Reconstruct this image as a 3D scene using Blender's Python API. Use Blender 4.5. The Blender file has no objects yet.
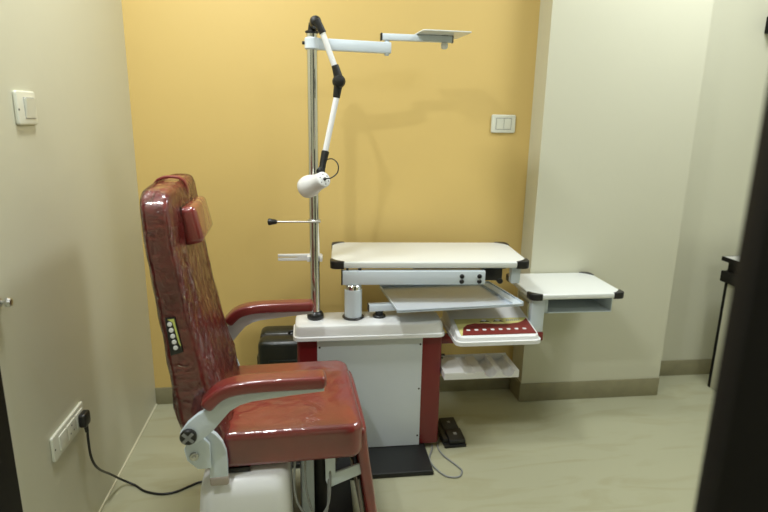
import bpy, bmesh, math, random
from mathutils import Vector, Matrix
R = math.radians
PI = math.pi
col = bpy.context.scene.collection
random.seed(3)

# ------------------------------------------------------------------ materials
def mat(name, c, rough=0.5, metal=0.0, coat=0.0, coat_rough=0.05, bump=None, var=None, spec=0.5, trans=0.0, coat_bump=None):
    m = bpy.data.materials.new(name); m.use_nodes = True
    nt = m.node_tree; b = nt.nodes['Principled BSDF']
    b.inputs['Base Color'].default_value = (*c, 1)
    b.inputs['Roughness'].default_value = rough
    b.inputs['Metallic'].default_value = metal
    b.inputs['Coat Weight'].default_value = coat
    b.inputs['Coat Roughness'].default_value = coat_rough
    b.inputs['Specular IOR Level'].default_value = spec
    b.inputs['Transmission Weight'].default_value = trans
    tc = nt.nodes.new('ShaderNodeTexCoord')
    def noise(scale, detail=3, stretch=(1, 1, 1), dist=0.0, rot=(0, 0, 0)):
        mp = nt.nodes.new('ShaderNodeMapping'); mp.inputs['Scale'].default_value = stretch
        mp.inputs['Rotation'].default_value = rot
        n = nt.nodes.new('ShaderNodeTexNoise'); n.inputs['Scale'].default_value = scale
        n.inputs['Detail'].default_value = detail; n.inputs['Distortion'].default_value = dist
        nt.links.new(tc.outputs['Object'], mp.inputs['Vector']); nt.links.new(mp.outputs[0], n.inputs['Vector'])
        return n
    if bump:
        sc, st, di = bump[:3]
        n = noise(sc, 3, bump[3] if len(bump) > 3 else (1, 1, 1))
        bp = nt.nodes.new('ShaderNodeBump'); bp.inputs['Strength'].default_value = st; bp.inputs['Distance'].default_value = di
        nt.links.new(n.outputs['Fac'], bp.inputs['Height']); nt.links.new(bp.outputs[0], b.inputs['Normal'])
    if coat_bump:
        sc, st, di, stretch, dist, rot = coat_bump
        n = noise(sc, 4, stretch, dist, rot)
        bp = nt.nodes.new('ShaderNodeBump'); bp.inputs['Strength'].default_value = st; bp.inputs['Distance'].default_value = di
        nt.links.new(n.outputs['Fac'], bp.inputs['Height']); nt.links.new(bp.outputs[0], b.inputs['Coat Normal'])
    if var:
        sc, c2, lo, hi = var[:4]
        n = noise(sc, 5, var[4] if len(var) > 4 else (1, 1, 1), var[5] if len(var) > 5 else 0)
        rp = nt.nodes.new('ShaderNodeValToRGB')
        rp.color_ramp.elements[0].position = lo; rp.color_ramp.elements[0].color = (*c2, 1)
        rp.color_ramp.elements[1].position = hi; rp.color_ramp.elements[1].color = (*c, 1)
        nt.links.new(n.outputs['Fac'], rp.inputs[0]); nt.links.new(rp.outputs[0], b.inputs['Base Color'])
    return m
M = {}
M['yellow'] = mat('yellow_paint', (.70, .505, .178), .42, bump=(9, .12, .01))
M['cream'] = mat('cream_paint', (.62, .61, .475), .42, bump=(9, .12, .01))
M['ceil'] = mat('ceiling_paint', (.75, .74, .70), .8)
M['skirt'] = mat('skirting_tile', (.30, .275, .165), .3, var=(14, (.25, .23, .14), .35, .65))
M['floor'] = mat('vitrified_floor', (.43, .425, .29), .26, var=(3.2, (.40, .39, .255), .36, .50, (.8, 3.4, 1), 1.0), bump=(3, .03, .01))
M['caulk'] = mat('caulk_line', (.7, .67, .5), .5)
M['white'] = mat('white_laminate', (.81, .84, .82), .35, coat=.3)
M['abs'] = mat('white_plastic', (.86, .87, .88), .35, coat=.2, coat_rough=.15)
M['enamel'] = mat('pale_blue_enamel', (.68, .76, .83), .38, coat=.3)
M['tray'] = mat('glossy_tray_sheet', (.58, .66, .76), .20, coat=.8, coat_rough=.06)
M['panel'] = mat('white_steel_panel', (.72, .79, .84), .35, coat=.2)
M['red'] = mat('red_enamel', (.20, .010, .013), .35, coat=.4)
M['vinyl'] = mat('wrapped_maroon_vinyl', (.225, .014, .012), .42, coat=1.0, coat_rough=.06, bump=(7, .12, .015),
                 coat_bump=(12, .32, .02, (1.0, 1.0, .35), .8, (.3, .5, 0)), var=(5, (.165, .010, .010), .35, .6))
M['vinyl'].node_tree.nodes['Principled BSDF'].inputs['Coat IOR'].default_value = 1.75
def film():
    m = bpy.data.materials.new('plastic_film'); m.use_nodes = True; nt = m.node_tree; nt.nodes.clear()
    o = nt.nodes.new('ShaderNodeOutputMaterial'); mx = nt.nodes.new('ShaderNodeMixShader'); tr = nt.nodes.new('ShaderNodeBsdfTransparent'); gl = nt.nodes.new('ShaderNodeBsdfGlossy')
    gl.inputs['Roughness'].default_value = .10; gl.inputs['Color'].default_value = (.95, .95, .95, 1)
    fr = nt.nodes.new('ShaderNodeFresnel'); fr.inputs['IOR'].default_value = 1.2
    tc = nt.nodes.new('ShaderNodeTexCoord'); bp = nt.nodes.new('ShaderNodeBump'); bp.inputs['Strength'].default_value = 1; bp.inputs['Distance'].default_value = .022
    n = nt.nodes.new('ShaderNodeTexNoise'); n.inputs['Scale'].default_value = 26; n.inputs['Detail'].default_value = 4; n.inputs['Distortion'].default_value = 1.5
    nt.links.new(tc.outputs['Object'], n.inputs['Vector']); nt.links.new(n.outputs['Fac'], bp.inputs['Height'])
    nt.links.new(bp.outputs[0], gl.inputs['Normal']); nt.links.new(bp.outputs[0], fr.inputs['Normal'])
    nt.links.new(fr.outputs[0], mx.inputs[0]); nt.links.new(tr.outputs[0], mx.inputs[1]); nt.links.new(gl.outputs[0], mx.inputs[2]); nt.links.new(mx.outputs[0], o.inputs[0])
    return m
M['film'] = film()
M['pad'] = mat('wrapped_arm_vinyl', (.19, .018, .018), .32, coat=1.0, coat_rough=.10, coat_bump=(14, .35, .02, (.4, 1, 1), .5, (0, 0, 0)))
M['black'] = mat('black_plastic', (.012, .012, .012), .35)
M['rubber'] = mat('black_matt_base', (.012, .013, .013), .45, bump=(60, .1, .002))
M['chrome'] = mat('chrome', (.78, .78, .76), .13, metal=1)
M['steel'] = mat('brushed_steel', (.55, .55, .53), .3, metal=1)
M['case'] = mat('suitcase_shell', (.014, .017, .013), .3, bump=(60, .2, .003))
M['dark'] = mat('dark_wood', (.006, .005, .004), .65, spec=.2, bump=(12, .1, .005, (1, 1, .1)))
M['grey'] = mat('grey_cable', (.26, .27, .26), .45)
M['beige'] = mat('beige_plastic', (.42, .36, .31), .5)
M['lime'] = mat('lime_label', (.62, .68, .18), .4)
M['yelab'] = mat('pale_yellow_label', (.72, .68, .26), .4)
M['maroon'] = mat('maroon_label', (.21, .028, .022), .4)
M['switch'] = mat('switch_plastic', (.72, .73, .62), .3, coat=.3)
M['ltgrey'] = mat('light_grey_print', (.35, .35, .33), .5)
M['clear'] = mat('lens_glass', (.85, .9, .9), .08, trans=.0, coat=1)
M['stone'] = mat('pale_worktop', (.62, .62, .58), .35)

# ------------------------------------------------------------------ helpers
def finish(name, bm, m, parent=None, angle=38):
    bmesh.ops.recalc_face_normals(bm, faces=bm.faces[:])
    me = bpy.data.meshes.new(name); bm.to_mesh(me); bm.free()
    me.materials.append(M[m] if isinstance(m, str) else m)
    for p in me.polygons: p.use_smooth = True
    me.set_sharp_from_angle(angle=R(angle))
    o = bpy.data.objects.new(name, me); col.objects.link(o)
    if parent: o.parent = parent
    return o
def empty(name, loc=(0, 0, 0), rz=0, label=None, cat=None, group=None):
    o = bpy.data.objects.new(name, None); col.objects.link(o); o.empty_display_size = .05
    o.location = loc; o.rotation_euler = (0, 0, rz)
    tag(o, label, cat, group); return o
def tag(o, label=None, cat=None, group=None, kind=None):
    if label: o['label'] = label
    if cat: o['category'] = cat
    if group: o['group'] = group
    if kind: o['kind'] = kind
    return o
def add(bm, src):
    me = bpy.data.meshes.new('t'); src.to_mesh(me); src.free(); bm.from_mesh(me); bpy.data.meshes.remove(me)
def box(bm, lo, hi, r=0, seg=2, mtx=None):
    b = bmesh.new(); bmesh.ops.create_cube(b, size=1)
    s = [hi[i] - lo[i] for i in range(3)]; c = [(hi[i] + lo[i]) / 2 for i in range(3)]
    for v in b.verts: v.co = Vector((v.co.x * s[0] + c[0], v.co.y * s[1] + c[1], v.co.z * s[2] + c[2]))
    if r > 0: bmesh.ops.bevel(b, geom=b.edges[:], offset=min(r, min(s) * .49), segments=seg, profile=.5, affect='EDGES')
    if mtx: b.transform(mtx)
    add(bm, b); return bm
def B(): return bmesh.new()
def prism(bm, poly, axis, a, b_, r=0, seg=2, mtx=None):
    """2D polygon extruded along axis. axis 'z': (x,y); 'y': (x,z); 'x': (y,z)"""
    b = bmesh.new()
    def mk(p, t):
        return (p[0], p[1], t) if axis == 'z' else ((p[0], t, p[1]) if axis == 'y' else (t, p[0], p[1]))
    v0 = [b.verts.new(mk(p, a)) for p in poly]; v1 = [b.verts.new(mk(p, b_)) for p in poly]
    n = len(poly)
    caps = [b.faces.new(v0), b.faces.new(list(reversed(v1)))]
    for i in range(n): b.faces.new((v0[i], v1[i], v1[(i + 1) % n], v0[(i + 1) % n]))
    bmesh.ops.recalc_face_normals(b, faces=b.faces[:])
    if r > 0:
        es = set(e for f in caps for e in f.edges)
        bmesh.ops.bevel(b, geom=list(es), offset=r, segments=seg, profile=.5, affect='EDGES')
    if mtx: b.transform(mtx)
    add(bm, b); return bm
def rrect(x0, y0, x1, y1, r, n=6):
    if not isinstance(r, (list, tuple)): r = [r] * 4
    pts = []
    for (cx, cy, a0, rr) in ((x1 - r[0], y1 - r[0], 0, r[0]), (x0 + r[1], y1 - r[1], 90, r[1]), (x0 + r[2], y0 + r[2], 180, r[2]), (x1 - r[3], y0 + r[3], 270, r[3])):
        for k in range(n + 1):
            a = R(a0 + 90 * k / n); pts.append((cx + rr * math.cos(a), cy + rr * math.sin(a)))
    return pts
def loft(bm, rings, cap=True):
    b = bmesh.new(); vs = [[b.verts.new(p) for p in r] for r in rings]; n = len(rings[0])
    for i in range(len(vs) - 1):
        for j in range(n):
            b.faces.new((vs[i][j], vs[i][(j + 1) % n], vs[i + 1][(j + 1) % n], vs[i + 1][j]))
    if cap: b.faces.new(vs[0]); b.faces.new(list(reversed(vs[-1])))
    add(bm, b); return bm
def lathe(bm, prof, center=(0, 0, 0), axis=(0, 0, 1), n=28):
    """prof: list of (radius, height along axis)"""
    q = Vector((0, 0, 1)).rotation_difference(Vector(axis).normalized()); c = Vector(center)
    rings = [[c + q @ Vector((max(r, 1e-4) * math.cos(2 * PI * k / n), max(r, 1e-4) * math.sin(2 * PI * k / n), h)) for k in range(n)] for r, h in prof]
    return loft(bm, rings)
def cyl(bm, p0, p1, r, r1=None, n=24, bev=.0015):
    p0 = Vector(p0); p1 = Vector(p1); L = (p1 - p0).length; r1 = r if r1 is None else r1
    bev = min(bev, L * .4, min(r, r1) * .5)
    return lathe(bm, [(r - bev, 0), (r, bev), (r1, L - bev), (r1 - bev, L)], p0, p1 - p0, n)
def smooth_path(pts, k=8):
    pts = [Vector(p) for p in pts]; out = []
    P = [pts[0] * 2 - pts[1]] + pts + [pts[-1] * 2 - pts[-2]]
    for i in range(1, len(P) - 2):
        for s in range(k):
            t = s / k; a, b, c, d = P[i - 1], P[i], P[i + 1], P[i + 2]
            out.append(.5 * ((2 * b) + (c - a) * t + (2 * a - 5 * b + 4 * c - d) * t * t + (3 * b - a - 3 * c + d) * t ** 3))
    out.append(pts[-1]); return out
def tube(bm, pts, r, n=10, k=8, smooth=True):
    p = smooth_path(pts, k) if smooth else [Vector(q) for q in pts]
    rings = []; up = None
    for i, q in enumerate(p):
        t = (p[min(i + 1, len(p) - 1)] - p[max(i - 1, 0)]).normalized()
        if up is None: up = t.orthogonal().normalized()
        up = (up - t * up.dot(t)).normalized(); s = t.cross(up)
        rings.append([q + (up * math.cos(2 * PI * j / n) + s * math.sin(2 * PI * j / n)) * r for j in range(n)])
    return loft(bm, rings)
def supe(a, b, n=4.0, k=40):
    out = []
    for j in range(k):
        t = 2 * PI * j / k; c, s = math.cos(t), math.sin(t)
        out.append((a * math.copysign(abs(c) ** (2 / n), c), b * math.copysign(abs(s) ** (2 / n), s)))
    return out
def xzsweep(bm, pts, a, b, y0, n=4.0, round_end=.02, k=7, kk=28):
    """rounded-rectangle section (a half height, b half width in y) along a path in the XZ plane"""
    p = smooth_path([(q[0], 0, q[1]) for q in pts], k)
    L = [0]
    for i in range(1, len(p)): L.append(L[-1] + (p[i] - p[i - 1]).length)
    T = L[-1]
    # resample with denser ends
    ss = sorted(set([0, .1, .3, .6, 1] + [1 + i for i in range(1, 2)]))
    samp = [round_end * (1 - math.cos(u * PI / 2)) for u in (0, .25, .5, .75, 1)]
    mid = [round_end + (T - 2 * round_end) * i / 24 for i in range(1, 24)]
    samp = samp + mid + [T - s for s in reversed(samp)]
    rings = []
    for s in samp:
        i = max(j for j in range(len(L)) if L[j] <= s + 1e-9); i = min(i, len(p) - 2)
        f = (s - L[i]) / max(L[i + 1] - L[i], 1e-9); q = p[i].lerp(p[i + 1], f)
        t = (p[min(i + 2, len(p) - 1)] - p[max(i - 1, 0)]).normalized(); nn = Vector((-t.z, 0, t.x))
        d = min(s, T - s); g = 1.0 if d >= round_end else math.sqrt(max(1 - (1 - d / round_end) ** 2, 0))
        sh = (1 - g) * round_end
        rings.append([q + nn * u * max((a - sh) / a, .25) + Vector((0, y0 + v * max((b - sh) / b, .3), 0)) for u, v in supe(a, b, n, kk)])
    return loft(bm, rings)

# ------------------------------------------------------------------ camera
cd = bpy.data.cameras.new('camera'); cam = bpy.data.objects.new('camera', cd); col.objects.link(cam)
f, p, y, r = 564.36, .242669, .130015, .0177594
fwd = Vector((math.sin(y) * math.cos(p), math.cos(y) * math.cos(p), -math.sin(p)))
rt = Vector((math.cos(y), -math.sin(y), 0)); dn = fwd.cross(rt)
r_ = math.cos(r) * rt - math.sin(r) * dn; d_ = fwd.cross(r_)
m3 = Matrix((r_, -d_, -fwd)).transposed()
cam.matrix_world = Matrix.Translation((0, 0, 1.4)) @ m3.to_4x4()
cd.sensor_width = 36; cd.lens = f * 36 / 768; cd.clip_start = .02
cd.dof.use_dof = True; cd.dof.focus_distance = 1.95; cd.dof.aperture_fstop = 2.6
bpy.context.scene.camera = cam

# ------------------------------------------------------------------ setting
XL, YB, YP, YR = -.774, 2.652, 2.51, 2.722
PX0, PX1, XR, YF, H = 1.041, 1.79, 3.0, -1.7, 2.75
def st(name, lo, hi, m, rr=0):
    o = finish(name, box(B(), lo, hi, rr), m); o['kind'] = 'structure'; return o
st('floor', (XL - .1, YF - .1, -.1), (XR + .1, YR + .1, 0), 'floor')
st('ceiling', (XL - .1, YF - .1, H), (XR + .1, YR + .1, H + .1), 'ceil')
st('wall_left', (XL - .1, YF - .1, 0), (XL, YR + .1, H), 'cream')
st('wall_back', (XL, YB, 0), (PX0, YR + .1, H), 'yellow')
st('wall_pillar', (PX0, YP, 0), (PX1, YR + .1, H), 'cream')
st('wall_recess', (PX1, YR, 0), (XR, YR + .1, H), 'cream')
st('wall_right', (XR, YF - .1, 0), (XR + .1, YR + .1, H), 'cream')
st('wall_front', (XL, YF - .1, 0), (XR, YF, H), 'cream')
st('baseboard_back', (XL, YB - .008, 0), (PX0, YB, .088), 'skirt', .002)
st('baseboard_pillar', (PX0 - .008, YP - .008, 0), (PX1, YP, .098), 'skirt', .002)
st('baseboard_side', (PX0 - .008, YP, 0), (PX0, YB - .008, .098), 'skirt')
st('baseboard_recess', (PX1, YR - .008, 0), (XR, YR, .092), 'skirt', .002)
st('baseboard_left', (XL, YF, 0), (XL + .005, YB - .008, .005), 'caulk')
st('trim_1', (XL, .95, 0), (XL + .012, 1.385, 2.1), 'dark', .003)
# open door leaf near the camera, at the right
a = math.atan2(-.12, .86)
dm = Matrix.Translation((.385, .43, 0)) @ Matrix.Rotation(a, 4, 'Z')
d = finish('door_1', box(B(), (0, 0, .005), (.87, .035, 2.1), .006, 2, dm), 'dark'); d['kind'] = 'structure'
hb = B(); cyl(hb, dm @ Vector((.07, -.05, 1.0)), dm @ Vector((.07, 0, 1.0)), .009); cyl(hb, dm @ Vector((.07, -.045, 1.0)), dm @ Vector((.18, -.045, 1.0)), .008)
finish('door_handle', hb, 'steel', d)

# ------------------------------------------------------------------ wall switches and sockets
def mxwall(loc, rz): return Matrix.Translation(loc) @ Matrix.Rotation(rz, 4, 'Z')
# local: x along wall, -y out of wall, z up
def plate(name, label, cat, loc, rz, w, h, modules, group=None):
    e = empty(name, loc, rz, label, cat, group)
    b = B(); prism(b, rrect(-w / 2, -h / 2, w / 2, h / 2, .008), 'y', -.010, 0, .004, 3); finish('cover_plate', b, 'switch', e)
    return e
sw = plate('light_switch', 'white two-rocker switch plate on the yellow wall near the pillar', 'light switch', (.903, YB, 1.375), 0, .118, .084, 2)
for x0, x1 in ((-.035, .000), (.002, .035)):
    b = B(); prism(b, [(-.012, -.024), (-.0155, .024), (-.008, .024), (-.008, -.024)], 'x', x0, x1, .001, 1)
    o = finish('rocker', b, 'switch', sw)
b = B(); box(b, (-.038, -.0106, -.027), (.038, -.0095, .027)); finish('rocker_recess', b, 'ltgrey', sw)
sw = plate('light_switch', 'cream switch plate with one large rocker, high on the left wall', 'light switch', (XL, 1.698, 1.405), R(90), .108, .090, 1)
b = B(); prism(b, [(-.012, -.026), (-.017, .026), (-.008, .026), (-.008, -.026)], 'x', -.016, .040, .001, 1); finish('rocker', b, 'switch', sw)
b = B(); box(b, (-.018, -.0106, -.0285), (.042, -.0095, .0285)); finish('rocker_recess', b, 'ltgrey', sw)
b = B(); cyl(b, (-.048, -.0112, -.004), (-.048, -.009, -.004), .003, n=12); finish('screw', b, 'black', sw)
so = plate('power_socket', 'white three-module socket plate low on the left wall behind the black plug', 'power socket', (XL, 1.702, .424), R(90), .232, .082, 3)
for i, x0 in enumerate((-.078, -.022, .046)):
    wd = .052 if i != 1 else .06
    b = B(); prism(b, rrect(x0, -.025, x0 + wd, .025, .003), 'y', -.0135, -.008, .0015, 2); md = finish('module', b, 'switch', so)
    if i == 1:
        hb = B()
        for q in ((x0 + .03, .012), (x0 + .018, -.010), (x0 + .042, -.010)): cyl(hb, (q[0], -.0138, q[1]), (q[0], -.0125, q[1]), .0032, n=12)
        finish('socket_hole', hb, 'black', md)
b = B()
for x in (-.107,): cyl(b, (x, -.0112, -.002), (x, -.009, -.002), .003, n=12)
finish('screw', b, 'black', so)

# plug + mains cable
pc = empty('power_cable', (XL, 1.778, .422), 0, 'black plug with a long black cable trailing from the left wall socket to the chair', 'cable')
pb = B(); prism(pb, rrect(-.024, -.027, .024, .022, .012), 'x', .0137, .036, .006, 3); o = finish('plug', pb, 'black', pc)
cyl(pb2 := B(), (.026, 0, -.022), (.028, 0, -.052), .008, .0055); finish('strain_relief', pb2, 'black', o)
W = Vector((XL, 1.778, .422))
cp = [(XL + .029, 1.778, .372), (XL + .029, 1.776, .34), (XL + .030, 1.782, .27), (XL + .030, 1.826, .20), (XL + .028, 1.93, .105), (XL + .042, 2.0, .03), (-.690, 2.00, .005), (-.642, 1.959, .005), (-.581, 1.936, .005), (-.528, 1.942, .005), (-.48, 1.973, .005), (-.44, 1.995, .005), (-.375, 1.98, .005)]
finish('cord', tube(B(), [Vector(q) - W for q in cp], .0042), 'black', pc)

kn = B(); lathe(kn, [(.002, 0), (.011, 0), (.011, .004), (.005, .008), (.005, .014), (.012, .018), (.013, .024), (.009, .030), (.001, .031)], (XL, 1.44, .935), (1, 0, 0))
tag(finish('round_stopper', kn, 'steel'), 'small round metal knob at the left wall edge, above the dark trim', 'door stop')

# ------------------------------------------------------------------ examination chair
CH = empty('examination_chair', (0, 1.73, 0), R(2.7), 'maroon reclining examination chair still wrapped in clear plastic, with two padded arms', 'chair')
# backrest
prof = [(.455, -.355, -.235), (.56, -.385, -.262), (.663, -.396, -.284), (.769, -.404, -.307), (.914, -.418, -.334), (1.052, -.432, -.352), (1.14, -.437, -.360), (1.225, -.440, -.366)]
def pz(z):
    for i in range(len(prof) - 1):
        a_, b_ = prof[i], prof[i + 1]
        if z <= b_[0]: break
    t = (z - a_[0]) / (b_[0] - a_[0]); t = min(max(t, 0), 1)
    return a_[1] + (b_[1] - a_[1]) * t, a_[2] + (b_[2] - a_[2]) * t
zt, zb, rc = 1.208, .455, .075
rings = []
zs = [zb, zb + .004, zb + .012, zb + .03] + [zb + .03 + (zt - .11 - zb - .03) * i / 22 for i in range(1, 22)] + [zt - .11 + .11 * math.sin(i / 14 * PI / 2) for i in range(0, 15)]
for z in zs:
    x0, x1 = pz(z); x0 -= .010; x1 -= .006; c = (x0 + x1) / 2; ha = (x1 - x0) / 2; hw = .242
    if z > zt - rc: hw = .242 - rc + math.sqrt(max(rc * rc - (z - zt + rc) ** 2, 0))
    e = .026
    g = 1
    if z > zt - e: g = math.sqrt(max(1 - ((z - zt + e) / e) ** 2, 0)); ha = ha - e * (1 - g) * .95
    if z < zb + .03: q = math.sqrt(max(1 - ((zb + .03 - z) / .03) ** 2, 0)); ha -= .03 * (1 - q); hw -= .03 * (1 - q)
    ring = []
    for u, v in supe(ha, max(hw, .03), 7, 72):
        # small crown on the front, channel in the middle of the cushion
        fr = max(u, 0) / ha
        u2 = u + fr * (.006 * math.cos(v / .242 * PI / 2) - .010 * math.exp(-((abs(v) - .165) / .012) ** 2) * (1 if z < 1.1 else 0))
        wr = .0008 * math.sin(z * 61 + v * 17) + .0007 * math.sin(z * 37 - v * 40)
        ring.append(Vector((c + u2 + wr, v, z)))
    rings.append(ring)
frings = []
for i, rg in enumerate(rings[4:]):
    cx_ = sum((v.x for v in rg)) / len(rg); out = []
    for k, v in enumerate(rg):
        nz = .0030 + .0018 * math.sin(v.z * 83 + k * .55) * math.sin(k * 1.3 + v.z * 29) + (.005 * math.exp(-((v.z - .60) / .035) ** 2) * (1 + math.sin(k * 2.1)))
        dx = v.x - cx_; dy = v.y; l = math.hypot(dx, dy * .3) + 1e-6
        out.append(Vector((v.x + dx / l * nz, v.y + dy * .3 / l * nz, v.z + (.003 if i > len(rings) - 10 else 0))))
    frings.append(out)
br = finish('backrest', loft(B(), rings), 'vinyl', CH, 60)
o = finish('plastic_wrap', loft(B(), frings, False), 'film', CH, 180); o['label'] = 'clear crinkled plastic film'
# head rest cushion and its strap
hm = Matrix.Translation((-.346, -.008, 1.094)) @ Matrix.Rotation(R(-12), 4, 'Y')
hr = B(); box(hr, (-.028, -.118, -.054), (.032, .118, .054), .018, 5, hm)
hd = finish('headrest', hr, 'vinyl', CH, 60)
sb = B(); xzsweep(sb, [(-.362, 1.10), (-.362, 1.15), (-.366, 1.199), (-.384, 1.2165), (-.428, 1.2165), (-.453, 1.195), (-.458, 1.13), (-.455, 1.03)], .004, .014, .005, 4, .003)
finish('strap', sb, 'maroon', hd)
gp = B(); box(gp, (-.376, -.128, 1.03), (-.3605, .065, 1.150), .002); finish('headrest_shade_bracket', gp, 'black', hd)  # black bracket, widened to paint the shadow gap beside the headrest
# control label on the near side of the backrest
y0 = -.2435
cpn = B(); prism(cpn, [(-.400, .873), (-.375, .875), (-.360, .776), (-.393, .766)], 'y', y0 - .006, y0 + .012, .002, 2)
cpo = finish('control_panel', cpn, 'black', CH)
lb = B(); prism(lb, [(-.394, .870), (-.377, .872), (-.364, .793), (-.369, .800), (-.381, .862)], 'y', y0 - .0068, y0 - .005); finish('label_strip', lb, 'lime', cpo)
for k in range(5):
    t = k / 4; c = (-.3885 + .0105 * t, .857 - .067 * t)
    bb = B(); cyl(bb, (c[0], y0 - .009, c[1]), (c[0], y0 - .004, c[1]), .0062, n=18, bev=.001); ob = finish('button', bb, 'abs', cpo)
# seat
sp = rrect(-.285, -.243, .134, .243, [.05, .03, .03, .04], 8)
sb = B(); prism(sb, sp, 'z', .400, .512, .022, 5)
finish('seat', sb, 'vinyl', CH, 60)
sb = B(); box(sb, (-.245, -.16, .385), (.085, .17, .401), .006); finish('seat_frame', sb, 'beige', CH)
sb = B(); box(sb, (-.275, -.236, .385), (-.20, .236, .401), .003); finish('cross_bar', sb, 'rubber', CH)
# arms, brackets
for s in (-1, 1):
    pd = B(); xzsweep(pd, [(.018, .703), (-.10, .704), (-.20, .702), (-.252, .691), (-.280, .672), (-.302, .648)], .019, .031, s * .312, 4.5, .014)
    am = finish('armrest_pad', pd, 'pad', CH, 60)
    poly = [(.012, .686), (-.10, .686), (-.21, .684), (-.258, .668), (-.290, .642), (-.322, .626), (-.349, .604), (-.370, .575), (-.371, .558), (-.356, .544), (-.342, .539), (-.328, .542), (-.312, .553),
            (-.285, .575), (-.262, .603), (-.238, .630), (-.212, .645), (-.182, .653), (-.075, .664), (.012, .670)]
    ab = B(); prism(ab, poly, 'y', s * .312 - .009, s * .312 + .009, .003, 2)
    arm = finish('armrest_bracket', ab, 'enamel', CH, 30)
    pv = B(); ys = s * .312 + s * .009
    cyl(pv, (-.348, ys - s * .002, .567), (-.348, ys + s * .012, .567), .022, n=28, bev=.003); pvo = finish('pivot_cap', pv, 'black', arm)
    pv = B()
    for ang in (45, 135):
        mm = Matrix.Translation((-.348, ys + s * .0125, .567)) @ Matrix.Rotation(R(ang), 4, 'Y'); box(pv, (-.018, -.0014, -.0038), (.018, .0014, .0038), 0, 1, mm)
    finish('cap_ribs', pv, 'grey', pvo)
    # hinge plate with curved bracket to the base
    hp = B()
    prism(hp, [(-.368, .510), (-.355, .535), (-.32, .545), (-.300, .52), (-.300, .446), (-.335, .446), (-.362, .475)], 'y', s * .288 - .006, s * .288 + .006, .002, 2)
    hpo = finish('hinge_plate', hp, 'enamel', CH)
    bt = B(); yy = s * .294
    cyl(bt, (-.342, yy, .489), (-.342, yy + s * .008, .489), .012, n=24); cyl(bt, (-.342, yy + s * .007, .489), (-.342, yy + s * .013, .489), .006, n=6)
    finish('bolt', bt, 'steel', hpo)
    cb = B()
    outer = [(-.300, .552), (-.284, .540), (-.268, .515), (-.259, .485), (-.257, .45), (-.258, .405)]
    inner = [(-.308, .405), (-.305, .45), (-.310, .48), (-.322, .505), (-.335, .525)]
    prism(cb, outer + inner, 'y', s * .272 - .009, s * .272 + .009, .003, 2)
    finish('support_bracket', cb, 'enamel', CH)
    ft = B(); box(ft, (-.308, s * .272 - .012, .380), (-.256, s * .272 + .012, .408), .006, 3); finish('bracket_foot', ft, 'beige', CH)
# base cover
bc = B()
rings = []
for z, dx, dy in ((.0, 0, 0), (.10, .0, .0), (.26, .006, .004), (.33, .012, .010), (.366, .022, .020), (.382, .040, .038), (.386, .065, .065)):
    rings.append([(px, py, z) for px, py in rrect(-.357 + dx, -.285 + dy, -.078 - dx * .4, .285 - dy, .06, 6)])
loft(bc, rings); finish('base_cover', bc, 'abs', CH, 50)
bc = B(); box(bc, (-.05, -.10, 0.047), (-.008, .10, .40), .006); finish('column', bc, 'enamel', CH)
bc = B(); cyl(bc, (.015, -.02, .021), (.015, -.02, .40), .025); cyl(bc, (.05, .08, .20), (.05, -.02, .30), .035); finish('motor', bc, 'rubber', CH)
# white L bracket and leg rest
wb = B(); prism(wb, [(.020, .405), (.022, .308), (.028, .292), (.040, .286), (.134, .322), (.134, .360), (.052, .333), (.052, .405)], 'y', -.205, -.195, .002, 2); finish('legrest_bracket', wb, 'enamel', CH)
lr = B(); xzsweep(lr, [(.128, .480), (.134, .42), (.146, .33), (.158, .25), (.170, .15), (.178, .07)], .022, .215, 0, 5, .014, kk=40)
finish('legrest', lr, 'vinyl', CH, 60)
lb2 = B(); xzsweep(lb2, [(.090, .40), (.112, .33), (.128, .25), (.142, .13)], .003, .19, 0, 5, .003); finish('legrest_plate', lb2, 'beige', CH)
for k, pts in enumerate(([(-.070, -.225, .41), (-.074, -.235, .33), (-.066, -.24, .27), (-.040, -.245, .228), (-.004, -.245, .215), (.024, -.235, .240), (.034, -.22, .30), (.036, -.17, .41)],
                         [(-.040, -.215, .41), (-.040, -.225, .32), (-.028, -.23, .25), (-.010, -.235, .20), (.010, -.235, .185), (.026, -.22, .23), (.030, -.20, .32), (.022, -.16, .41)])):
    finish('cable', tube(B(), pts, .0036), 'grey', CH)

# ------------------------------------------------------------------ instrument stand
ST = empty('instrument_stand', (.22, 2.2, 0), 0, 'white and red steel instrument cabinet with chrome pole on a low black base plate', 'medical stand')
o_ = Vector((.22, 2.2, 0))
def S(bm): bm.transform(Matrix.Translation(-o_)); return bm
b = B(); prism(b, [(-.045, 1.42), (.134, 1.42), (.134, 1.950), (.472, 1.950), (.472, 2.32), (-.10, 2.32), (-.10, 2.05), (-.045, 2.05)], 'z', 0, .022, .006, 3); finish('base_plate', S(b), 'rubber', ST)
b = B(); box(b, (-.066, 2.140, .020), (.531, 2.275, .535), .012, 3); finish('cabinet_body', S(b), 'red', ST)
b = B(); prism(b, rrect(.014, .024, .446, .530, .002), 'y', 2.1345, 2.142, .001, 1); fp = finish('front_panel', S(b), 'panel', ST)
for x in (.024, .437):
    for z in (.07, .29, .49):
        b = B(); cyl(b, (x, 2.1345, z), (x, 2.1325, z), .004, n=12, bev=.0005); finish('screw', S(b), 'black', fp)
b = B(); rings = []
for z, d in ((.526, .002), (.528, -.002), (.542, -.002), (.5435, .004), (.576, .006), (.584, .009), (.5885, .015), (.590, .024)):
    rings.append([(px, py, z) for px, py in rrect(-.079 + d, 2.112 + d,   .535 - d, 2.285 - d * .6, .03, 6)])
loft(b, rings); finish('top_cover', S(b), 'abs', ST, 30)
PXc, PYc = .009, 2.205
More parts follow.
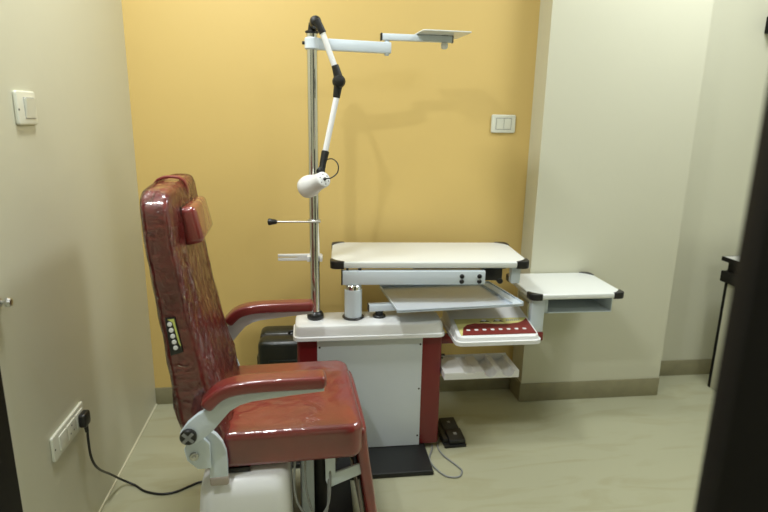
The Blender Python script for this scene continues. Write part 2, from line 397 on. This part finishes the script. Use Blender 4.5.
b = B(); cyl(b, (PXc, PYc, .59), (PXc, PYc, 1.688), .0200, n=32); pole = finish('pole', S(b), 'chrome', ST)
b = B(); lathe(b, [(.030, 0), (.034, .006), (.034, .018), (.031, .024), (.024, .032), (.019, .034)], (PXc, PYc, .59)); finish('pole_collar', S(b), 'black', ST)
b = B(); cyl(b, (.164, 2.205, .59), (.164, 2.205, .716), .036, n=36); finish('column', S(b), 'enamel', ST)
b = B(); cyl(b, (.164, 2.205, .59), (.164, 2.205, .598), .045, n=36, bev=.003); finish('column_ring', S(b), 'black', ST)
b = B(); cyl(b, (.164, 2.205, .708), (.164, 2.205, .7345), .035, n=36, bev=.003); finish('column_collar', S(b), 'chrome', ST)
b = B(); cyl(b, (.272, 2.205, .588), (.272, 2.205, .600), .027, n=28, bev=.003); finish('hole_plug', S(b), 'black', ST)
# rod with black knob, clamp
b = B(); cyl(b, (-.135, 2.178, .998), (.034, 2.178, .997), .0034); cyl(b, (PXc, PYc, .992), (PXc, PYc, 1.003), .025); rod = finish('pole_rod', S(b), 'steel', ST)
b = B(); lathe(b, [(.006, 0), (.0095, .006), (.011, .018), (.0135, .028), (.012, .034), (.003, .037)], (-.133, 2.178, .998), (-1, 0, 0)); finish('rod_knob', S(b), 'black', rod)
# red crossbar to the right
b = B(); box(b, (.531, 2.185, .466), (.988, 2.22, .502), .003); finish('crossbar', S(b), 'red', ST)
b = B(); box(b, (.525, 2.20, .405), (.560, 2.212, .411), .001); box(b, (.525, 2.20, .392), (.552, 2.212, .397), .001); box(b, (.531, 2.16, .35), (.5345, 2.23, .44), .003); finish('tray_clip', S(b), 'black', ST)

# white chin bracket on pole
CB = empty('pole_bracket', (PXc, PYc, .843), 0, 'short white flat bracket clamped level on the chrome pole below the thin rod', 'bracket')
b = B(); prism(b, [(-.146, -.013), (.026, -.013), (.032, -.007), (.032, .007), (.026, .013), (-.146, .013), (-.146, .004), (-.068, .003), (-.068, -.001), (-.146, -.002)], 'y', .019, .034, .0015, 2); finish('plate', b, 'abs', CB)
b = B(); box(b, (-.030, -.012, -.011), (-.0195, .020, .011), .002); finish('clamp', b, 'abs', CB); b = B(); box(b, (.0195, -.012, -.011), (.030, .020, .011), .002); finish('clamp', b, 'abs', CB)

# ------------------------------------------------------------------ overhead swing arm with plate
HA = empty('overhead_arm', (PXc, PYc, 1.655), 0, 'white two-section swing arm at the pole top carrying a flat rectangular plate', 'swing arm')
def yaw_m(p0, p1): return Matrix.Translation(p0) @ Matrix.Rotation(math.atan2(p1[1] - p0[1], p1[0] - p0[0]), 4, 'Z')
mm = yaw_m((0, 0, 0), (.305, .058, 0))
b = B(); box(b, (.0, -.013, -.023), (.303, .013, .018), .004, 2, mm); cyl(b, (0, 0, -.023), (0, 0, .019), .027, n=28, bev=.004)
a1 = finish('lower_arm', b, 'enamel', HA)
b = B(); cyl(b, (-.024, 0, 0), (-.036, 0, 0), .006); finish('clamp_knob', b, 'black', a1)
j = mm @ Vector((.288, 0, 0))
b = B(); cyl(b, (j.x, j.y, -.031), (j.x, j.y, .026), .010, bev=.004); finish('arm_pivot', b, 'enamel', a1)
m2 = Matrix.Translation((j.x, j.y, .037)) @ Matrix.Rotation(R(2), 4, 'Z')
b = B(); box(b, (-.022, -.012, -.012), (.256, .012, .012), .003, 2, m2); a2 = finish('upper_arm', b, 'enamel', HA)
for x in (-.0225, .2545):
    b = B(); box(b, (x - .003, -.0135, -.0135), (x + .004, .0135, .0135), .002, 1, m2); finish('arm_end_cap', b, 'black' if x < 0 else 'grey', a2)
k_ = m2 @ Vector((.225, 0, 0))
b = B(); cyl(b, (k_.x, k_.y, k_.z - .036), (k_.x, k_.y, k_.z - .011), .014, bev=.006); finish('arm_knob', b, 'white', a2)
b = B(); cyl(b, (k_.x, k_.y, k_.z + .011), (k_.x, k_.y, k_.z + .0135), .016); finish('plate_spacer', b, 'grey', a2)
mp = Matrix.Translation((.488, .045, k_.z + .0145)) @ Matrix.Rotation(R(4), 4, 'Z')
b = B(); prism(b, rrect(-.094, -.095, .094, .095, .012), 'z', -.0015, .003, .001, 1, mp); finish('plate', b, 'white', HA)

# ------------------------------------------------------------------ examination lamp
LP = empty('examination_lamp', (PXc, PYc, 1.688), 0, 'white jointed examination lamp hanging from the pole top, head pointing down left', 'lamp')
lo = Vector((PXc, PYc, 1.688)); Q = lambda *a: Vector(a) - lo
b = B(); cyl(b, Q(PXc, PYc, 1.688), Q(PXc, PYc, 1.697), .025, bev=.003); cyl(b, Q(PXc, PYc, 1.69), Q(PXc + .005, PYc - .01, 1.722), .016)
lathe(b, [(.008, 0), (.017, .004), (.021, .02), (.021, .055), (.017, .066), (.006, .070)], Q(.022, 2.20, 1.720), (0, -1, 0)); cyl(b, Q(.024, 2.135, 1.724), Q(.048, 2.13, 1.680), .0145, .013)
finish('top_joint', b, 'black', LP)
b = B(); cyl(b, Q(.042, 2.13, 1.692), Q(.098, 2.13, 1.545), .0105); finish('upper_tube', b, 'abs', LP)
b = B(); cyl(b, Q(.089, 2.13, 1.575), Q(.101, 2.13, 1.535), .013, .016); cyl(b, Q(.101, 2.13, 1.508), Q(.094, 2.13, 1.462), .016, .013)
lathe(b, [(.006, 0), (.018, .003), (.0235, .012), (.0235, .034), (.018, .043), (.006, .046)], Q(.103, 2.153, 1.519), (0, -1, 0)); finish('elbow_joint', b, 'black', LP)
b = B(); cyl(b, Q(.097, 2.13, 1.475), Q(.050, 2.11, 1.262), .0105); finish('lower_tube', b, 'abs', LP)
b = B(); cyl(b, Q(.053, 2.111, 1.272), Q(.041, 2.098, 1.222), .0145, .012); cyl(b, Q(.043, 2.098, 1.228), Q(.032, 2.09, 1.178), .0115, .015); lathe(b, [(.005, 0), (.013, .002), (.016, .01), (.016, .028), (.005, .034)], Q(.034, 2.110, 1.200), (0, -1, 0))
finish('wrist_joint', b, 'black', LP)
c0 = Q(.045, 2.015, 1.180); c1 = Q(-.030, 2.118, 1.132); ax = (c1 - c0)
ln = ax.length; axn = ax.normalized()
b = B(); lathe(b, [(.001, -.001), (.024, -.001), (.0275, .002), (.0285, .008), (.029, .03), (.031, .05), (.036, .068), (.040, .085), (.041, .100), (.039, .117), (.035, .122), (.032, .119), (.001, .112)], c0, axn, 36)
hd = finish('lamp_head', b, 'abs', LP, 50)
b = B(); u = axn.orthogonal().normalized(); v = axn.cross(u)
for k in range(6):
    q = c0 + (u * math.cos(k * PI / 3) + v * math.sin(k * PI / 3)) * .018; cyl(b, q - axn * .0015, q + axn * .001, .0022, n=10, bev=.0003)
finish('vent_hole', b, 'black', hd)
b = B(); cyl(b, c0 - axn * .008, c0 + axn * .001, .0055, n=14); finish('cable_gland', b, 'black', hd)
b = B(); q0 = c0 - axn * .008; tube(b, [q0, q0 + Vector((.02, -.01, .004)), q0 + Vector((.042, -.005, .022)), q0 + Vector((.044, .0, .050)), q0 + Vector((.026, .04, .066)), Q(.046, 2.098, 1.240)], .0022); finish('lamp_cord', b, 'black', LP)

# ------------------------------------------------------------------ corner guards + instrument table
def guard(parent, x, y, sx, sy, z0, z1, L=.052):
    """x,y: outer corner; sx,sy point outward"""
    e = .003; rr = .026; pts = []
    def w(a, b_): return (x - sx * a, y - sy * b_)
    pts.append(w(L, -e)); pts.append(w(L + .004, .006)); pts.append(w(L * .80, .014)); pts.append(w(L * .45, .03)); pts.append(w(.014, L * .80)); pts.append(w(.006, L + .004)); pts.append(w(-e, L))
    for k in range(7):
        a = R(90 * k / 6); pts.append(w(-e + rr - rr * math.cos(a), -e + rr - rr * math.sin(a)))
    b = B(); prism(b, pts, 'z', z0 - .003, z1 + .0025, .003, 2); return finish('corner_guard', b, 'black', parent, 50)
TB = empty('instrument_table', (.16, 2.21, .735), R(-3.3), 'large white rectangular instrument table with black corner guards on a pale beam', 'table')
z0 = .735
b = B(); prism(b, rrect(-.087, -.02, .729, .350, .022), 'z', .803 - z0, .830 - z0, .006, 3); tt = finish('tabletop', b, 'white', TB)
for x, y_, sx, sy in ((-.087, -.02, -1, -1), (.729, -.02, 1, -1), (-.087, .35, -1, 1), (.729, .35, 1, 1)): guard(tt, x, y_, sx, sy, .803 - z0, .830 - z0)
b = B(); box(b, (-.040, -.026, .0), (.545, .004, .0585), .004); bm_ = finish('beam', b, 'enamel', TB)
b = B(); box(b, (-.045, -.0265, -.001), (-.039, .0045, .0595), .002); finish('beam_end_cap', b, 'black', bm_)
for x in (.447, .52):
    for z in (.014, .036):
        b = B(); lathe(b, [(.0095, 0), (.0095, .003), (.006, .006), (.001, .0062)], (x, -.026, z), (0, -1, 0), 20); finish('bolt', b, 'black', bm_)
for x in (-.02, .03):
    b = B(); cyl(b, (x, -.012, .058), (x, -.012, .069), .007 if x > 0 else .005); finish('stud', b, 'black', bm_)
b = B(); box(b, (.25, .02, .055), (.64, .05, .069), .002); box(b, (.540, -.006, .012), (.620, .03, .066), .003); cyl(b, (.612, -.010, .010), (.612, .03, .010), .012)
finish('swivel_bracket', b, 'black', TB)
b = B(); box(b, (.664, .01, -.006), (.702, .05, .069), .003); finish('end_block', b, 'enamel', TB)

# ------------------------------------------------------------------ pull-out tray on swing arm
TR = empty('pullout_tray', (.272, 2.205, .60), 0, 'shallow glossy pale blue metal tray on a swing arm under the large table', 'tray')
w_ = lambda pts: [(a - .272, b_ - 2.205) for a, b_ in pts]
Fl, Fr, Bl, Br = (.328, 2.085), (.865, 2.130), (.298, 2.41), (.812, 2.435)
b = B(); prism(b, w_([Fl, Fr, Br, Bl]), 'z', .050, .055, .001, 1)
def bar2(bm, p, q, wd, z0_, z1_):
    p = Vector((*p, 0)) - Vector((.272, 2.205, 0)); q = Vector((*q, 0)) - Vector((.272, 2.205, 0)); t = (q - p).normalized(); n = Vector((-t.y, t.x, 0)) * wd
    prism(bm, [(p.x, p.y), (q.x, q.y), (q.x + n.x, q.y + n.y), (p.x + n.x, p.y + n.y)], 'z', z0_, z1_, .0008, 1)
bar2(b, Fl, Fr, .004, .046, .058); bar2(b, Br, Bl, .004, .050, .066)
finish('tray_sheet', b, 'tray', TR)
b = B(); bar2(b, Fr, Br, .050, .054, .059); bar2(b, Fr, Br, .004, .054, .066); bar2(b, (.817, 2.13), (.765, 2.43), .003, .054, .066); finish('tray_rail', b, 'enamel', TR)
b = B(); bar2(b, Bl, Fl, .004, .050, .062); finish('tray_lip', b, 'enamel', TR)
b = B(); mm = Matrix.Rotation(R(4), 4, 'Z'); box(b, (-.045, -.017, .018), (.34, .017, .047), .003, 2, mm); sa = finish('swing_arm', b, 'enamel', TR)
b = B(); box(b, (-.049, -.0175, .0175), (-.044, .0175, .0475), .002, 1, mm); finish('arm_end_cap', b, 'black', sa)
b = B(); cyl(b, (0, 0, -.006), (0, 0, .019), .016); finish('arm_pivot', b, 'black', sa)

# ------------------------------------------------------------------ side table
SD = empty('side_table', (.957, 2.205, .50), 0, 'small white side table with black corner guards and an open box shelf beneath', 'table')
q = lambda a, b_: (a - .957, b_ - 2.205)
b = B(); x0, y0_ = q(.914, 2.168); x1, y1_ = q(1.334, 2.503); prism(b, rrect(x0, y0_, x1, y1_, .02), 'z', .157, .180, .005, 3); tt = finish('tabletop', b, 'white', SD)
for x, y_, sx, sy in ((x0, y0_, -1, -1), (x1, y0_, 1, -1), (x1, y1_, 1, 1), (x0, y1_, -1, 1)): guard(tt, x, y_, sx, sy, .157, .180, .048)
b = B(); box(b, (-.029, -.014, .003), (.029, .020, .158), .003); finish('post', b, 'enamel', SD)
b = B(); bx0, bx1 = .985 - .957, 1.312 - .957; by0, by1 = .02, .28
box(b, (bx0, by0, .076), (bx1, by1, .080)); box(b, (bx0, by0, .076), (bx0 + .004, by1, .157)); box(b, (bx1 - .004, by0, .076), (bx1, by1, .157)); box(b, (bx0, by1 - .004, .076), (bx1, by1, .157)); box(b, (bx0, by0, .076), (bx0 + .03, by0 + .004, .157))
finish('box_shelf', b, 'enamel', SD)

# ------------------------------------------------------------------ control console
CN = empty('control_console', (.745, 2.2, .503), 0, 'white sloping control box with a yellow and maroon panel and eight round buttons', 'control box')
b = B(); rings = []
def cz(yy): return .036 + (yy + .14) / .30 * .052
ol = lambda d, rr: rrect(-.178 + d, -.145 + d, .185 - d, .17 - d, rr, 6)
rings = [[(px + (.0 if py < 0 else .0), py, z) for px, py in ol(d, .03)] for z, d in ((0.0, .008), (.004, .0), (.020, .0), (.0215, .007))]
rings += [[(px, py, cz(py) - dz) for px, py in ol(d, .026)] for dz, d in ((.008, .009), (.002, .011), (0, .015))]
loft(b, rings); cb = finish('console_body', b, 'abs', CN, 30)
def on(s, t, dz=0):   # s 0..1 left-right, t 0..1 front-back on the sloping face
    yy = -.118 + t * .128; return Vector((-.152 + s * .318, yy, cz(yy) + dz))
def decal(name, pts, m, dz, parent):
    b = B(); th = .0008
    top = [b.verts.new(on(s, t, dz + th)) for s, t in pts]; bot = [b.verts.new(on(s, t, dz - .001)) for s, t in pts]
    b.faces.new(top); b.faces.new(list(reversed(bot))); n = len(pts)
    for i in range(n): b.faces.new((top[i], bot[i], bot[(i + 1) % n], top[(i + 1) % n]))
    return finish(name, b, m, parent)
dp = decal('control_label', [(0, 0), (1, 0), (1, 1), (0, 1)], 'yelab', .0006, CN)
red = [(.02, .0), (1, 0), (1, .95), (.93, .78), (.85, .68), (.72, .62), (.55, .62), (.40, .68), (.25, .70), (.14, .62), (.07, .42)]
decal('maroon_band', red, 'maroon', .0012, dp)
for k in range(8):
    c = on(.125 + k * .108, .30); b = B(); cyl(b, c, c + Vector((0, 0, .003)), .0088, n=16, bev=.001); finish('button', b, 'abs', dp)
for cx in (.40, .585):
    decal('eye_mark', [(cx + .035 * math.cos(k * PI / 6), .87 + .06 * math.sin(k * PI / 6)) for k in range(12)], 'abs', .0014, dp)
    decal('brow_mark', [(cx - .075, .76), (cx - .04, .86), (cx, .83), (cx + .04, .86), (cx + .085, .72), (cx + .05, .77), (cx, .78), (cx - .045, .78)], 'black', .0010, dp)
for k in range(7):
    s = .70 + k * .028; decal('lettering', [(s, .80), (s + .018, .80), (s + .020, .92), (s + .004, .88 + .04 * (k % 2))], 'ltgrey', .0012, dp)

# ------------------------------------------------------------------ lower holder tray
HT = empty('holder_tray', (.694, 2.09, .345), 0, 'white plastic holder tray with two scooped grooves below the control box', 'tray')
def U(cx, rr, zc):
    return [(cx - rr * 1.08, .031)] + [(cx - rr * math.cos(R(a_)), zc - rr * .80 * math.sin(R(a_))) for a_ in range(10, 171, 16)] + [(cx + rr * 1.08, .031)]
top = [(-.160, .031), (-.075, .031), (-.070, .026), (-.035, .026), (-.030, .031)] + U(.035, .025, .026) + U(.112, .025, .026) + [(.160, .031)]
b = B(); prism(b, [(-.160, .002), (.158, .002)][0:0] + top + [(.160, .0), (-.160, .0)], 'y', 0, .17, .0012, 1); finish('tray_block', b, 'abs', HT, 30)
b = B(); box(b, (-.160, .165, .0), (.160, .176, .036), .003); finish('rear_lip', b, 'abs', HT)

# ------------------------------------------------------------------ suitcase behind
SC = empty('suitcase', (-.04, 2.46, 0), 0, 'black hard-shell case on the floor behind the cabinet', 'suitcase')
b = B(); box(b, (-.205, -.105, .008), (.21, -.005, .43), .030, 4); finish('front_shell', b, 'case', SC, 50)
b = B(); box(b, (-.205, .002, .008), (.21, .115, .43), .030, 4); finish('rear_shell', b, 'case', SC, 50)
b = B(); box(b, (-.201, -.012, .014), (.206, .010, .424), .020, 4); finish('seam_band', b, 'black', SC, 50)
b = B(); box(b, (-.216, -.03, .27), (-.200, .015, .33), .004); finish('clasp', b, 'black', SC)
b = B(); tube(b, [(-.07, 0, .424), (-.065, 0, .436), (0, 0, .438), (.065, 0, .436), (.07, 0, .424)], .006); finish('handle', b, 'black', SC)
b = B()
for z in (.14, .24, .33): box(b, (-.16, -.109, z), (.165, -.100, z + .012), .003)
finish('shell_rib', b, 'case', SC)

# ------------------------------------------------------------------ foot pedal
FP = empty('foot_pedal', (.606, 2.225, 0), R(3), 'black double foot pedal on the floor beside the red cabinet side', 'foot pedal')
b = B(); box(b, (-.052, -.095, 0), (.048, .10, .012), .004); box(b, (-.052, -.07, .01), (-.02, .10, .030), .006, 2); finish('pedal_base', b, 'black', FP)
for y_ in (-.045, .052):
    mm = Matrix.Translation((.008, y_, .026)) @ Matrix.Rotation(R(7), 4, 'X')
    b = B(); box(b, (-.037, -.043, -.012), (.037, .043, .012), .006, 3, mm); pp = finish('pedal', b, 'black', FP)
    b = B(); box(b, (-.006, -.002, .0118), (.008, .001, .0126), 0, 1, mm); box(b, (-.006, .004, .0118), (.008, .012, .0126), 0, 1, mm); finish('pedal_mark', b, 'ltgrey', pp)
cbp = [(.552, 2.20, .012), (.532, 2.15, .004), (.540, 2.08, .004), (.582, 1.995, .004), (.592, 1.96, .004), (.568, 1.925, .004), (.52, 1.935, .004), (.485, 2.0, .004), (.478, 2.06, .004), (.50, 2.12, .004), (.51, 2.16, .004)]
tb = tube(B(), cbp, .0036); tag(finish('pedal_cord', tb, 'grey'), 'thin grey cord looping on the floor in front of the foot pedal', 'cable')

# ------------------------------------------------------------------ desk at the right
DK = empty('desk', (2.14, 2.56, 0), 0, 'pale desk with black edging in the recess, partly behind the dark door', 'desk')
b = B(); box(b, (-.040, -1.0, .715), (.62, .02, .730), .002); finish('worktop', b, 'stone', DK)
b = B(); box(b, (-.044, -1.0, .708), (-.0385, .024, .7305), .001); box(b, (-.044, .0185, .708), (.62, .024, .7305), .001); finish('worktop_edge', b, 'dark', DK)
b = B(); box(b, (-.012, -.98, .655), (.012, .010, .715), .002); finish('spacer', b, 'dark', DK)
b = B(); box(b, (-.040, -.98, .600), (-.010, .018, .656), .003); finish('side_rail', b, 'dark', DK)
b = B(); box(b, (-.010, .0, 0), (.010, .016, .66), .002); finish('leg', b, 'dark', DK)
b = B(); box(b, (-.006, -.97, .004), (.012, .0, .62), .001); finish('side_panel', b, 'cream', DK)
b = B(); box(b, (2.235, 2.66, 1.83), (2.55, YR, 1.91), .003); tag(finish('wall_bracket', b, 'dark'), 'dark bracket high on the recess wall at the right frame edge', 'bracket')

# ------------------------------------------------------------------ lights (ceiling lamps of the room, plus an added front fill)
def area(name, loc, sx, sy, power, c=(1, .96, .88), rot=(0, 0, 0)):
    l = bpy.data.lights.new(name, 'AREA'); l.shape = 'RECTANGLE'; l.size = sx; l.size_y = sy; l.energy = power; l.color = c
    o = bpy.data.objects.new(name, l); col.objects.link(o); o.location = loc; o.rotation_euler = rot
LC = (.95, .99, 1.0)
area('ceiling_and_fill_light', (-.34, 1.72, H - .02), .25, .25, 24, LC)
area('ceiling_and_fill_light', (1.75, 1.85, H - .02), .7, .5, 31, (.93, .98, 1.0))
area('ceiling_and_fill_light', (-.62, .58, H - .02), .07, .07, 19, LC)
area('ceiling_and_fill_light', (1.3, -.6, H - .02), .5, .5, 21, LC)  # unseen front fill, added to brighten what faces the camera
w = bpy.data.worlds.new('world'); bpy.context.scene.world = w; w.use_nodes = True
w.node_tree.nodes['Background'].inputs[0].default_value = (.6, .6, .6, 1); w.node_tree.nodes['Background'].inputs[1].default_value = .1
vs = bpy.context.scene.view_settings
vs.view_transform = 'Standard'; vs.look = 'None'; vs.gamma = 1; vs.exposure = -.12; vs.use_curve_mapping = False
